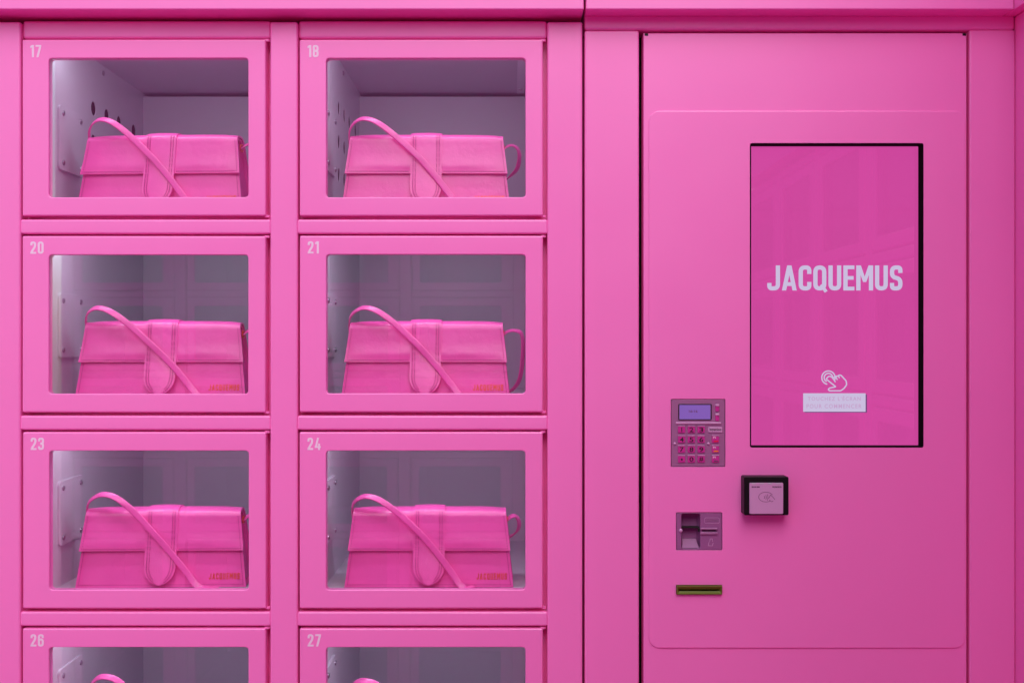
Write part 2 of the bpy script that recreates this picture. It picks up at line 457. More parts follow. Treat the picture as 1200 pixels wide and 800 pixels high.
def build_post(px0, px1, zt, bev=.0035, yb=.045):
    mb = MB(); mb.box(X(px0), X(px1), 0, yb, .0, zt, bev); return mb.build('post', PINK)

# ------------------------------------------------------------------ the locker bank in the photograph
bank = empty('locker_bank', (X(333), 0, 0))
tag(bank, 'bright pink steel locker bank with glazed doors showing handbags, left of the screen kiosk', 'lockers')
for a, b_ in ((-70, 23.8), (316.4, 348.7), (641.3, 682.6)):
    link('post', build_post(a, b_, Z(25.6)), bank, world_coords=True)
for c in range(2):
    ox = CP * c
    for r_ in range(5):
        if r_ == 0:
            mb = MB(); mb.box(X(23.8 + ox), X(316.4 + ox), .007, .045, Z(44.0), Z(23.0), .0045)
        else:
            zt = 253.2 + 3.8 + RP * (r_ - 1)
            mb = MB(); mb.box(X(23.3 + ox), X(316.9 + ox), .0008, .045, Z(zt + 16.9), Z(zt), .0032)
        link('rail', mb.build('rail', PINK), bank, world_coords=True)
mb = MB(); mb.box(X(-70), X(682.6), FASC, .06, Z(HEAD), TOPZ, .0022)
link('fascia', mb.build('fascia', PINK), bank, world_coords=True)
mb = MB(); mb.box(X(-69), X(682), .003, .045, .02, Z(253.2 + 3.8 + RP * 3 + 17.5), .002)
link('lower_panel', mb.build('lower_panel', PINK), bank, world_coords=True)
mb = MB()
for x0, x1, y0, y1, z0, z1 in ((X(-70), X(682.6), .56, .58, 0, TOPZ), (X(-70), X(-68), .046, .56, 0, TOPZ), (X(680.6), X(682.6), .046, .56, 0, TOPZ), (X(-70), X(682.6), .061, .56, TOPZ - .01, TOPZ - .002)):
    mb.box(x0, x1, y0, y1, z0, z1)
link('casing', mb.build('casing', PINK, False), bank, world_coords=True)

mb = MB(); mb.box(CX0 + .012, CX1 - .012, .034, .046, CZ1 - .010, CZ1 - .001, .002, 2)
FILL_STRIP = mb.build('added_fill_strip', INNER)  # unseen bar added to carry the fill lamp
FILL_LAMPD = bpy.data.lights.new('added_fill_light', 'AREA'); FILL_LAMPD.shape = 'RECTANGLE'; FILL_LAMPD.size = CX1 - CX0 - .04; FILL_LAMPD.size_y = .010  # unseen fill lamp, added because daylight leaves the compartments too dark
FILL_LAMPD.energy = 0.36; FILL_LAMPD.color = (0.86, 0.92, 1.0)
RNG = random.Random(7)
NUMS = [['17', '18'], ['20', '21'], ['23', '24'], ['26', '27']]
def add_cell(root, ox, oz, num=None, vent=False, bracket=False, detail=True, rootx=0.0):
    loc = Vector((ox, 0, oz))
    d = link('locker_door', DOOR, root, loc + Vector((RNG.uniform(-.0005, .0005), RNG.uniform(-.0006, .0006), RNG.uniform(-.0004, .0004))))
    d.rotation_euler = (0, RNG.uniform(-.0012, .0012), RNG.uniform(-.002, .002))
    link('glass_pane', PANE, d)
    link('hinge_pin', PIN_T, d); link('hinge_pin', PIN_B, d)
    if num: link('locker_number', number_mesh(num), d); d['label'] = 'glazed pink locker door numbered ' + num
    c = link('compartment', SHELL, root, loc)
    link('side_wall', VENT if vent else WALL, c)
    link('door_stop', STOP, c)
    if vent: link('vent_shade_sheet', VENT_SHADE, c)
    if detail:
        link('lock_cover_plate', LOCKP, c)
        ls = link('added_fill_strip', FILL_STRIP, c)
        la = bpy.data.objects.new('added_fill_lamp', FILL_LAMPD); COL.objects.link(la); la.parent = c
        la.location = ((CX0 + CX1) / 2, .049, CZ1 - .013); la.rotation_euler = (math.radians(35), 0, 0)
        for s in SCREWS: link('screw', s, c)
        if vent: link('bolt', BOLT, c)
        if bracket:
            link('ceiling_bracket', BRACK, c)
            for s in BSCREW: link('screw', s, c)
for r_ in range(4):
    for c in range(2):
        add_cell(bank, X(26.3 + CP * c) - bank.location.x, Z(253.2 + RP * r_), NUMS[r_][c], r_ == 0, True)

# ------------------------------------------------------------------ the same lockers facing and at right angles (seen mirrored in glass and screen)
def plain_bank(loc, rz, cols, rows, label):
    root = empty('locker_bank', loc, rz)
    tag(root, label, 'lockers', 'lockers around the recess')
    w = cols * CP * K; x0 = -w / 2; pw = 32.3 * K
    pm = MB(); pm.box(0, pw, 0, .045, 0, Z(25.6), .0035); pm = pm.build('post', PINK)
    rm = MB(); rm.box(0, CP * K - pw, .0008, .045, -16.9 * K, 0, .0032); rm = rm.build('rail', PINK)
    for c in range(cols + 1): link('post', pm, root, (x0 + c * CP * K, 0, 0))
    for c in range(cols):
        for r_ in range(rows + 1):
            zt = Z(253.2 + 3.8 + RP * (r_ - 1)) if r_ else Z(27)
            link('rail', rm, root, (x0 + pw + c * CP * K, 0, zt))
        for r_ in range(rows):
            add_cell(root, x0 + pw + c * CP * K + 2.5 * K, Z(253.2 + RP * r_), None, False, False, False)
    mb = MB(); mb.box(x0, x0 + w + pw, FASC, .06, Z(HEAD), TOPZ, .0022); link('fascia', mb.build('fascia', PINK), root)
    mb = MB(); mb.box(x0, x0 + w + pw, .003, .045, .01, Z(253.2 + 3.8 + RP * (rows - 1) + 17.5), .002); link('lower_panel', mb.build('lower_panel', PINK), root)
    mb = MB(); mb.box(x0, x0 + w + pw, .56, .58, 0, TOPZ); mb.box(x0, x0 + w + pw, .061, .56, TOPZ - .01, TOPZ - .002)
    link('casing', mb.build('casing', PINK, False), root)
    return root
ob = plain_bank((X(309), -CORR, 0), math.pi, 6, 6, 'pink locker bank on the facing side, mirrored faintly in the locker glass')
RWX = X(1190.3)

# right-hand return: plain corner panel, then lockers at right angles
SIDE_W = 4 * CP * K + 32.3 * K
sb = plain_bank((RWX, -0.2626 - 4 * CP * K / 2, 0), -math.pi / 2, 4, 6, 'pink locker bank at right angles, mirrored in the kiosk screen')
cornr = empty('corner_panel', (RWX, -.15, 0))
tag(cornr, 'plain pink steel return panel at the far right edge, at right angles to the kiosk', 'panel')
mb = MB(); mb.box(RWX, RWX + .05, -.262, .05, 0, Z(HEAD) - .0004, .002); link('return_panel', mb.build('return_panel', PINK), cornr, world_coords=True)
mb = MB(); mb.box(RWX - .0165, RWX + .06, -.262, .055, Z(HEAD), TOPZ, .0015); link('return_fascia', mb.build('return_fascia', PINK), cornr, world_coords=True)

# ------------------------------------------------------------------ the kiosk
kiosk = empty('payment_kiosk', (X(940), 0, 0))
tag(kiosk, 'pink payment kiosk with tall touch screen, keypad and card readers, right of the lockers', 'kiosk')
def kl(name, mb_or_mesh, m=None, parent=None, smooth=True):
    me = mb_or_mesh.build(name, m, smooth) if isinstance(mb_or_mesh, MB) else mb_or_mesh
    if parent is None: return link(name, me, kiosk, world_coords=True)
    return link(name, me, parent)            # sub-parts share the parent's frame
kl('post', build_post(685.2, 748.9, Z(36.0), .003))
kl('post', build_post(1136.2, 1190.0, Z(35.3), .003))
mb = MB(); mb.box(X(685.2), X(1190.0), .0012, .05, Z(35.3), Z(17), .0045); kl('top_rail', mb, PINK)
mb = MB(); mb.box(X(685.0), RWX - .0171, FASC, .06, Z(HEAD), TOPZ, .0022); kl('fascia', mb, PINK)
mb = MB()
for x0, x1, y0, y1, z0, z1 in ((X(685.2), X(1190), .40, .42, 0, TOPZ), (X(685.2), X(1190), .061, .40, TOPZ - .01, TOPZ - .002), (X(748), X(1137), .05, .06, 0, Z(20))):
    mb.box(x0, x1, y0, y1, z0, z1)
kl('casing', mb, DARK, smooth=False)

SC = (X(878.6), X(1081.6), Z(523.9), Z(168.3), .003)
KP = (X(786.0), X(849.8), Z(546.8), Z(467.4), .0022)
CR = (X(792.0), X(846.2), Z(644.2), Z(599.8), .0016)
RS = (X(792.0), X(845.8), Z(695.6), Z(684.6), .0008)
def grow(q, d): return (q[0] - d, q[1] + d, q[2] - d, q[3] + d, q[4] + d)
DOORX = (X(754.0), X(1133.0), .06, Z(38.9), .0012)
door = kl('service_door', panel(DOORX, [grow(q, .002) for q in (SC, KP, CR, RS)], 0.0, .030, .002), PINK)
plate = kl('fascia_plate', panel((X(760.2), X(1130.6), Z(758.6), Z(130.2), .0165), [SC, KP, CR, RS], -.0022, -.0001, .0012, .0005), PINK)
for cx in (757.5, 1130.0):                     # little folded notches at the top corners of the door
    mb = MB(); mb.box(X(cx - 2), X(cx + 2), -.0006, .001, Z(42.2), Z(39.4), .0002, 1); kl('corner_notch', mb, BLACK, door)

# touch screen, set back in a black bezel
bez = MB(); g = grow(SC, -.0001)
bez.loft([lp(*g, -.0024, 0), lp(*g, -.0024, -.0016), lp(*g, -.0014, -.0018), lp(*g, .0160, -.0018), lp(*g, .0200, -.0018)])
screen = kl('touch_screen', slab(MB(), SC[0] + .0017, SC[1] - .0017, SC[2] + .0017, SC[3] - .0017, .001, .0155, .0195, .0001), SCR)
kl('bezel', bez, BEZEL, screen)
SY = .0155
def onscr(px): return X(600 + (px - 600) * (DIST + SY) / DIST)
def onscz(py): return Z(400 + (py - 400) * (DIST + SY) / DIST)
kl('wordmark', lettering('JACQUEMUS', onscr(900.0), onscr(1057.5), onscz(340.3), onscz(311.0), SY, .0003, SCRW, 'wordmark', gap=.075), parent=screen)
mb = MB(); mb.prism(rr(onscr(942.8), onscr(1016.0), onscz(483.2), onscz(462.0), .0003, 1), SY - .0001, SY); kl('button_shadow', mb, SCRS, screen, False)
mb = MB(); mb.prism(rr(onscr(941.2), onscr(1014.3), onscz(482.2), onscz(460.6), .0003, 1), SY - .0003, SY - .00005); kl('start_button', mb, SCRW, screen, False)
kl('button_text', small_text("TOUCHEZ L'ÉCRAN", onscr(946.5), onscr(1008.6), onscz(469.3), onscz(463.6), SY - .0003, SCRT, 'button_text', .00015, 1.25), parent=screen)
kl('button_text', small_text("POUR COMMENCER", onscr(945.0), onscr(1009.6), onscz(478.2), onscz(473.2), SY - .0003, SCRT, 'button_text', .00015, 1.25), parent=screen)
mb = MB(); ic = lambda x, y: (onscr(920 + x / 10), onscz(420 + y / 10)); sw = .0019
hand = [(500, 215), (482, 240), (595, 330), (520, 345), (505, 360), (518, 377), (650, 377), (690, 350), (722, 305), (715, 260), (655, 195), (635, 192), (620, 205), (600, 205), (578, 220), (560, 225), (525, 205)]
stroke(mb, [ic(*q) for q in hand], sw, SY, .0003, True, .0012)
for q in (((560, 230), (590, 275)), ((595, 212), (612, 250)), ((625, 205), (638, 228))):
    stroke(mb, [ic(*p) for p in q], sw * .9, SY, .00034)
for rad_, a0, a1 in ((78, -20, 262), (50, -15, 250)):
    stroke(mb, [ic(508 + rad_ * math.cos(math.radians(a)), 223 - rad_ * math.sin(math.radians(a))) for a in range(a0, a1, 10)], sw, SY, .00026)
kl('touch_icon', mb, SCRW, screen, False)

# keypad terminal
def zx(x, y): return (X(780 + x / 8.42), Z(460 + y / 8.42))     # from the enlarged view
def zrect(x0, y0, x1, y1): a = zx(x0, y1); b_ = zx(x1, y0); return a[0], b_[0], a[1], b_[1]
KY = -.0012
pad = kl('pin_pad', slab(MB(), KP[0] + .0007, KP[1] - .0007, KP[2] + .0007, KP[3] - .0007, .0018, KY, .02, .0008), MAUVE)
mb = MB(); g = (KP[0], KP[1], KP[2], KP[3], KP[4])
mb.loft([lp(*g, .014, 0), lp(*g, .014, -.001)]); kl('shadow_gap', mb, BLACK, pad)
q = zrect(124, 110, 452, 268); mb = MB()
O = (*q, .0014)
mb.loft([lp(*O, KY + .0002, 0), lp(*O, KY - .0010, 0), lp(*O, KY - .0012, -.0006), lp(*O, KY - .0010, -.0011), lp(*O, KY + .0002, -.0014)]); kl('display_frame', mb, BLACK, pad)
q = zrect(136, 120, 440, 260); mb = MB(); mb.box(q[0], q[1], KY - .0004, KY + .0005, q[2], q[3]); kl('display', mb, LCD, pad, False)
q = zrect(228, 170, 314, 194); kl('display_digits', small_text('16:16', *q, KY - .0004, GREYPR, 'display_digits', .0001), parent=pad)
for y0, y1 in ((110, 184), (202, 278)):
    q = zrect(489, y0, 527, y1); kl('side_button', slab(MB(), *q, .0018, KY - .0016, KY + .001, .0007), KEYM, pad)
    q = zrect(489, y0, 527, y0 + 22); mb = MB(); mb.box(q[0], q[1], KY - .0028, KY + .001, q[2], q[3], .0009); kl('button_guard', mb, MAUVE2, pad)
q = zrect(100, 288, 545, 308); mb = MB(); mb.box(q[0], q[1], KY - .0022, KY + .001, q[2], q[3], .0009); kl('ridge', mb, MAUVE2, pad)
for cx, cy_ in ((90, 500), (420, 500)):
    c = zx(cx, cy_); mb = MB(); mb.cyl((c[0], KY, c[1]), (0, -1, 0), .0021, .0006, 14, dome=.0018); kl('locating_stud', mb, MAUVE2, pad)
KEYS = [['1', '2', '3'], ['4', '5', '6'], ['7', '8', '9'], ['•', '0', '#']]
q = zrect(120, 328, 192, 395)
kw, kh = q[1] - q[0], q[3] - q[2]
mb = MB(); slab(mb, 0, kw, 0, kh, .0006, -.0018, .001, .0008); KEYMESH = mb.build('key', KEYM)
mb = MB(); mb.box(0, kw, -.0024, .001, kh, kh + .0009, .0003, 2); RIM = mb.build('key_rim', MAUVE2)
for j in range(4):
    for i in range(4):
        x0 = (120, 216, 313, 454)[i]; y0 = 328 + 97 * j
        if i == 3 and j == 0: continue
        p = zx(x0, y0 + 67)
        link('key', KEYMESH, pad, (p[0], KY, p[1])); link('key_rim', RIM, pad, (p[0], KY, p[1]))
        if i < 3:
            q = zrect(x0 + 16, y0 + 12, x0 + 56, y0 + 58)
            if KEYS[j][i] == '•': q = zrect(x0 + 27, y0 + 26, x0 + 47, y0 + 48)
            kl('key_digit', small_text(KEYS[j][i], *q, KY - .0018, PRINT, 'key_digit', .00015, keep=(KEYS[j][i] == '1')), parent=pad)
        else:
            col = (None, RED, YELLOW, GREYPR)[j]
            q = zrect(x0 + 18, y0 + 46, x0 + 62, y0 + 58); mb = MB(); mb.box(q[0], q[1], KY - .0020, KY - .0016, q[2], q[3]); kl('key_bar', mb, col, pad, False)
            mb = MB()
            for xa_, ya_, xb_, yb_ in ((10, 8, 38, 13), (10, 13, 16, 24), (26, 17, 40, 22)):
                q = zrect(x0 + xa_, y0 + ya_, x0 + xb_, y0 + yb_); mb.box(q[0], q[1], KY - .0020, KY - .0016, q[2], q[3])
            kl('key_legend', mb, NUMBER, pad, False)
q = zrect(418, 336, 556, 390); kl('maker_badge', slab(MB(), *q, .0012, KY - .0018, KY + .001, .0008), MAUVE2, pad)
q = zrect(430, 347, 546, 382); kl('badge_text', small_text('ingenico', *q, KY - .0018, PRINT, 'badge_text', .00015), parent=pad)

# contactless reader: a black hooded box standing proud of the plate
def z2(x, y): return (X(770 + x / 4.705), Z(545 + y / 4.705))
def z2r(x0, y0, x1, y1): a = z2(x0, y1); b_ = z2(x1, y0); return a[0], b_[0], a[1], b_[1]
RY = -.026
rs = DIST / (DIST + RY)                        # the hood stands nearer the camera than the wall
def at(px, py, y): return ((px - 600) * K * (DIST + y) / DIST, CZ + (400 - py) * K * (DIST + y) / DIST)
xa, za = at(872.0, 603.4, RY); xb, zb = at(924.3, 558.4, RY)
mb = MB(); O = (xa, xb, za, zb, .0024)
ia, iza = at(877.6, 602.4, RY); ib, izb = at(918.4, 564.8, RY)
I = (ia, ib, iza, izb, .0022)
mb.loft([lp(*O, -.0021, 0), lp(*O, RY + .0012, 0), lp(*O, RY + .0004, -.0003), lp(*O, RY, -.0011), lp(*I, RY, 0), lp(*I, RY + .0008, -.0005), lp(*I, RY + .004, -.0006)], True, False)
rd = kl('contactless_reader', mb, BLACK)
fc = kl('reader_face', slab(MB(), ia + .0007, ib - .0007, iza + .0007, izb - .0007, .0018, RY - .0012, RY + .006, .001), MAUVE2, rd)
FY = RY - .0012
def f2(x, y): return at(770 + x / 4.705, 545 + y / 4.705, FY)
def f2r(x0, y0, x1, y1): a = f2(x0, y1); b_ = f2(x1, y0); return a[0], b_[0], a[1], b_[1]
kl('reader_text', small_text('ingenico', *f2r(636, 112, 686, 126), FY, PRINT, 'reader_text', .00015), parent=rd)
mb = MB()
for xa_, xb_ in ((522, 533), (536, 545), (548, 566)):
    q = f2r(xa_, 115, xb_, 122); mb.box(q[0], q[1], FY - .0002, FY + .0002, q[2], q[3])
kl('printed_mark', mb, GREYPR, rd, False)
for cx in (533, 578, 623, 668):
    q = f2r(cx - 12, 97, cx + 12, 104); mb = MB(); mb.box(q[0], q[1], FY - .0004, FY + .001, q[2], q[3], .0002, 1); kl('status_light', mb, LED, rd)
mb = MB(); sw = .0007
stroke(mb, [f2(600 + 40 * math.cos(a * math.pi / 14), 174 - 27 * math.sin(a * math.pi / 14)) for a in range(2, 25)], sw, FY, .00015)
for k, (hh, xx) in enumerate(((8, 588), (13, 597), (18, 606))):
    stroke(mb, [f2(xx + 5 * math.cos(a), 176 - hh * math.sin(a)) for a in [(-1.2 + .3 * i) for i in range(9)]], sw, FY, .0002)
stroke(mb, [f2(615, 182), f2(626, 162), f2(640, 176), f2(650, 188)], sw, FY, .00018)
stroke(mb, [f2(618, 190), f2(632, 200), f2(640, 196)], sw, FY, .00018)
kl('contactless_symbol', mb, GREYPR, rd, False)

# chip card reader with its finger well
CY = -.0010
mb = panel((CR[0] + .0006, CR[1] - .0006, CR[2] + .0006, CR[3] - .0006, .0012), [(*z2r(134, 266, 238, 458), .0028), (*z2r(248, 356, 326, 364), .0004)], CY, .012, .0007, .0009)
well = z2r(134, 266, 238, 458)
mb.loft([lp(*well, .0028, .011, 0), lp(*well, .0028, .017, -.0025)], False, True)
card = kl('card_reader', mb, PURPLE)
q = z2r(140, 412, 232, 456); mb = MB()
mb.add([(q[0], CY + .003, q[2]), (q[1], CY + .003, q[2]), (q[1] - .003, .015, q[3]), (q[0] + .002, .015, q[3]), (q[0] + .002, .016, q[3]), (q[1] - .003, .016, q[3])], [(0, 1, 2, 3), (3, 2, 5, 4)])
kl('well_ramp', mb, MAUVE, card, False)
q = z2r(120, 342, 236, 349); mb = MB(); mb.box(q[0] + .003, q[1], .006, .0165, q[2], q[3]); kl('card_slot', mb, DARK, card, False)
q = z2r(228, 356, 326, 364); mb = MB(); mb.box(q[0], q[1], .004, .008, q[2] - .001, q[3] + .001); kl('slot_interior', mb, DARK, card, False)
for y0, y1 in ((343, 353), (367, 380)):
    q = z2r(236, y0, 332, y1); mb = MB(); mb.box(q[0], q[1], CY - .0022, CY + .001, q[2], q[3], .0008); kl('slot_lip', mb, MAUVE, card)
c = z2(130, 358); mb = MB(); mb.cyl((c[0], CY - .0002, c[1]), (0, -1, 0), .0028, .0006, 14, dome=.0018); kl('locating_stud', mb, MAUVE2, card)
q = z2r(262, 288, 342, 318); mb = MB()
stroke(mb, [Vector(p) for p in rr(*q, .0015, 3)], .0005, CY, .0004, True); kl('badge_outline', mb, MAUVE2, card, False)
kl('badge_text', small_text('ingenico', *z2r(268, 294, 336, 313), CY, MAUVE, 'badge_text', .0003), parent=card)
mb = MB(); stroke(mb, [z2(*p) for p in ((286, 420), (282, 442), (306, 442), (306, 430), (312, 430))], .0007, CY, .0005, False)
stroke(mb, [z2(*p) for p in ((290, 418), (292, 404), (304, 404), (306, 420))], .0007, CY, .0005, False); kl('card_symbol', mb, MAUVE2, card, False)

# ticket slot, olive plastic
mb = MB(); O = grow(RS, -.0004); q = z2r(118, 680, 342, 690); I = (*q, .0006)
mb.loft([lp(*O, .02, 0), lp(*O, -.006, 0), lp(*O, -.0068, -.0006), lp(*O, -.0068, -.0016), lp(*I, -.0045, .0012), lp(*I, -.0035, 0), lp(*I, .015, 0)])
slot = kl('ticket_slot', mb, GREEN)
mb = MB(); mb.box(q[0] - .001, q[1] + .001, .008, .012, q[2] - .001, q[3] + .001); kl('slot_interior', mb, DARK, slot, False)

# ------------------------------------------------------------------ handbags
BH, HB, HT = .1165, .1338, .1197            # height, half width at the base and at the top
def half_w(z): return HB + (HT - HB) * min(max(z / BH, 0), 1)
def profile(off, z_back, z_front, n=10, flat_front=False):
    """section through the bag: up the back, over the rolled top, down the front. (y, z, outward normal)"""
    yb0, yb1, yf0, yf1 = .034, .017, -.034, -.0165
    R = (yb1 - yf1) / 2; zc = BH - R * .62
    pts = []
    def fb(z): return yb0 + (yb1 - yb0) * z / zc
    def ff(z): return yf0 + (yf1 - yf0) * z / zc
    for i in range(n): z = z_back + (zc - z_back) * i / n; pts.append((fb(z) + off, z))
    for i in range(15):
        a = math.pi * i / 14
        ca = math.copysign(abs(math.cos(a)) ** .75, math.cos(a))
        pts.append(((yb1 + yf1) / 2 + (R + off) * ca, zc + (R * .62 + off) * math.sin(a) ** .8))
    for i in range(1, n + 5): z = zc + (z_front - zc) * i / (n + 4); pts.append((ff(z) - off, z))
    return pts
def lifted(pf, hem, amt, span=.030):
    return [((y - amt * max(0.0, 1 - (z - hem) / span) ** 1.5) if y < 0 else y, z) for y, z in pf]
def thick(mb, grid, t):                       # grid[i][j] outer surface; adds inner surface and rim
    ni, nj = len(grid), len(grid[0])
    nrm = []
    for i in range(ni):
        row = []
        for j in range(nj):
            a = grid[min(i + 1, ni - 1)][j] - grid[max(i - 1, 0)][j]; b_ = grid[i][min(j + 1, nj - 1)] - grid[i][max(j - 1, 0)]
            nn = a.cross(b_); row.append(nn.normalized() if nn.length > 1e-12 else Vector((0, -1, 0)))
        nrm.append(row)
    vs = [grid[i][j] for i in range(ni) for j in range(nj)] + [grid[i][j] - nrm[i][j] * t for i in range(ni) for j in range(nj)]
    N = ni * nj; fs = []
    for i in range(ni - 1):
        for j in range(nj - 1):
            a, b_, c, d = i * nj + j, i * nj + j + 1, (i + 1) * nj + j + 1, (i + 1) * nj + j
            fs.append((a, b_, c, d)); fs.append((N + d, N + c, N + b_, N + a))
    for i in range(ni - 1):
        for j in (0, nj - 1): a, d = i * nj + j, (i + 1) * nj + j; fs.append((a, d, N + d, N + a))
    for j in range(nj - 1):
        for i in (0, ni - 1): a, b_ = i * nj + j, i * nj + j + 1; fs.append((a, b_, N + b_, N + a))
    mb.add(vs, fs)
def us(n, e=.05):                             # parameters across the width, dense near both edges
    return [0, e * .25, e * .5, e] + [e + (1 - 2 * e) * i / n for i in range(1, n)] + [1 - e, 1 - e * .5, 1 - e * .25, 1]
def puff(u, e=.045):                          # padded panel pinched along its stitched edge
    d = min(u, 1 - u) / e
    return 0.0 if d <= .3 else (1 - math.exp(-(d - .3) * 1.3))

def sweep(pf, wfun, off_amt=0.0, n=14, edge=.04, hem=None):
    grid = []; L = len(pf)
    for i, (y, z) in enumerate(pf):
        a = pf[max(i - 1, 0)]; b_ = pf[min(i + 1, L - 1)]
        ty, tz = b_[0] - a[0], b_[1] - a[1]; m_ = math.hypot(ty, tz) or 1; ny, nz = -tz / m_, ty / m_
        ny, nz = (tz / m_, -ty / m_)
        row = []
        for u in us(n, edge):
            k = off_amt * puff(u, edge * 1.6)
            if hem is not None:
                d = abs(z - hem) if y < 0 else 1; k *= min(1, max(0, (d - .003) / .008))
            row.append(Vector(((2 * u - 1) * wfun(y, z), y + ny * k, z + nz * k)))
        grid.append(row)
    return grid

FLAPZ = .0575
def bag_meshes():
    out = {}
    # body: front, top and back in one wrapped sheet plus the base
    pf = profile(0.0, 0.0, 0.0, 12)
    mb = MB(); thick(mb, sweep(pf, lambda y, z: half_w(z), .0012, 14), .0028)
    mb.box(-HB + .0005, HB - .0005, -.0335, .0335, .0003, .0035, .001, 2)
    out['body'] = mb.build('body', LEATHER)
    # gussets folded inwards
    for s in (-1, 1):
        mb = MB(); loops = []
        for i in range(9):
            z = .003 + (BH - .009) * i / 8; q = z / BH
            yf = -.034 + .0175 * q + .002; yb = .034 - .017 * q - .002; w = half_w(z) - .0035
            fold = .004 + .012 * q
            loops.append([Vector((s * w, yf, z)), Vector((s * (w - fold * .7), yf * .45, z)), Vector((s * (w - fold), 0, z)), Vector((s * (w - fold * .7), yb * .45, z)), Vector((s * w, yb, z))])
        mb.loft(loops, closed=False); out['gusset%d' % s] = mb.build('gusset', LEATHER)
    # flap
    pf = lifted(profile(.0042, .060, FLAPZ, 8), FLAPZ, .0028)
    mb = MB(); thick(mb, sweep(pf, lambda y, z: half_w(z) + .0022, .0022, 16, .045, hem=FLAPZ), .0030)
    out['flap'] = mb.build('flap', LEATHER)
    # tab over the flap, ending in a blunt point
    TW = .0246; tip = .0060; R = .030
    def tw(y, z):
        if y > 0 or z > tip + R: return TW
        d = max(0.0, (z - tip) / R); return TW * max(.02, (1 - (1 - d) ** 2.3) ** .62)
    pf = lifted(profile(.0085, .060, tip, 8), FLAPZ - .01, .0022)
    last = [q for q in pf if q[1] > tip + R or q[0] > 0]; ybase = pf[-1][0]
    y1 = last[-1][0]; z1 = last[-1][1]
    for i in range(1, 15):
        t_ = i / 14; t_ = 1 - (1 - t_) ** 1.7; z = z1 + (tip - z1) * t_; last.append((y1 + (ybase + .0015 - y1) * t_, z))
    mb = MB(); g_ = sweep(last, tw, .0010, 10, .10); thick(mb, g_, .0030)
    out['tab'] = mb.build('tab', LEATHER)
    # stitching
    st = MB()
    def dash(p, q, nrm, w=.0011):
        d = (q - p); sdv = d.cross(nrm).normalized() * w / 2; o = nrm * .00035
        st.add([p - sdv + o, p + sdv + o, q + sdv + o, q - sdv + o, p - sdv - o, p + sdv - o, q + sdv - o, q - sdv - o], [(0, 1, 2, 3), (0, 1, 5, 4), (2, 3, 7, 6), (1, 2, 6, 5), (3, 0, 4, 7)])
    def seam(pts, nrm, pitch=.0033, on=.62):
        seg = 0.0; carry = 0.0
        for a, b_ in zip(pts[:-1], pts[1:]):
            L = (b_ - a).length; d = (b_ - a).normalized(); s = carry
            while s + pitch * on < L:
                dash(a + d * s, a + d * (s + pitch * on), nrm); s += pitch
            carry = max(0, s - L)
    fn = Vector((0, -.985, .17))
    pfl = [(y, z) for (y, z) in lifted(profile(.0044, .06, FLAPZ, 8), FLAPZ, .0028) if y < 0 and z < BH - .004]
    yf = pfl[-1][0]
    for s in (-1, 1):
        seam([Vector((s * (half_w(z) + .0022 - .0042), y, z)) for y, z in pfl], fn)
        seam([Vector((s * (TW + .003), yf - .0001, FLAPZ + .0030)), Vector((s * (half_w(FLAPZ) - .002), yf - .0001, FLAPZ + .0030))], fn)
        pb = [(y, z) for (y, z) in profile(.0002, 0, 0.003, 12) if y < 0 and z < FLAPZ]
        seam([Vector((s * (half_w(z) - .0042), y, z)) for y, z in pb], fn)
    seam([Vector((-HB + .004, -.0342, .0042)), Vector((HB - .004, -.0342, .0042))], fn)
    for ins in (.0040, .0078):
        for s in (-1, 1):
            pts = []
            for y, z in last:
                if y < 0.0 and z < BH + .003:
                    w = tw(y, z) - ins * (1 if z > tip + R else 1.0)
                    if w > .0006 and z > tip + ins * .9: pts.append(Vector((s * w, y - .0012, z)))
            seam(pts, fn)
    out['stitching'] = st.build('stitching', STITCH, False)
    # metal wordmark low on the right, and the ring that takes the strap
    a = math.atan2(.0175, BH)
    lm = lettering('JACQUEMUS', .0755, .1235, .0122, .0218, 0, .0012, GOLD, 'metal_wordmark', gap=.22)
    for v in lm.vertices: v.co.y += -.0345 + .0175 * v.co.z / (BH * .86)
    out['metal_wordmark'] = lm
    mb = MB()
    for s in (-1, 1):
        c = Vector((s * .1235, 0, .1015))
        loops = [[c + Vector((0, math.cos(t_) * (.0075 + .0011 * math.cos(p)), math.sin(t_) * (.0055 + .0011 * math.cos(p)))) + Vector((.0011 * math.sin(p), 0, 0)) for p in [k * math.pi / 4 for k in range(8)]] for t_ in [k * math.pi / 8 for k in range(17)]]
        mb.loft(loops)
    out['strap_ring'] = mb.build('strap_ring', GOLD)
    return out
BAG = bag_meshes()

def catmull(P, n=7):
    out = []
    Q = [P[0]] + P + [P[-1]]
    for i in range(1, len(Q) - 2):
        a, b_, c, d = Q[i - 1], Q[i], Q[i + 1], Q[i + 2]
        for k in range(n):
            t = k / n
            out.append(.5 * ((2 * b_) + (-a + c) * t + (2 * a - 5 * b_ + 4 * c - d) * t * t + (-a + 3 * b_ - 3 * c + d) * t ** 3))
    out.append(Q[-2]); return out
def strap_band(mb, pts, nrms, w=.0100, t=.0026):
    P = catmull([Vector(p) for p in pts]); Nn = catmull([Vector(p) for p in nrms])
    loops = []
    for i, p in enumerate(P):
        tg = (P[min(i + 1, len(P) - 1)] - P[max(i - 1, 0)]).normalized()
        nn = Nn[i] - tg * Nn[i].dot(tg); nn.normalize(); sd = tg.cross(nn)
        ring = []
        for a_, b_ in ((-.5, -.2), (-.46, .32), (-.36, .5), (-.15, .46), (0, .50), (.15, .46), (.36, .5), (.46, .32), (.5, -.2), (.4, -.5), (-.4, -.5)):
            ring.append(p + sd * (w * a_) + nn * (t * b_))
        loops.append(ring)
    mb.loft(loops, True, True)
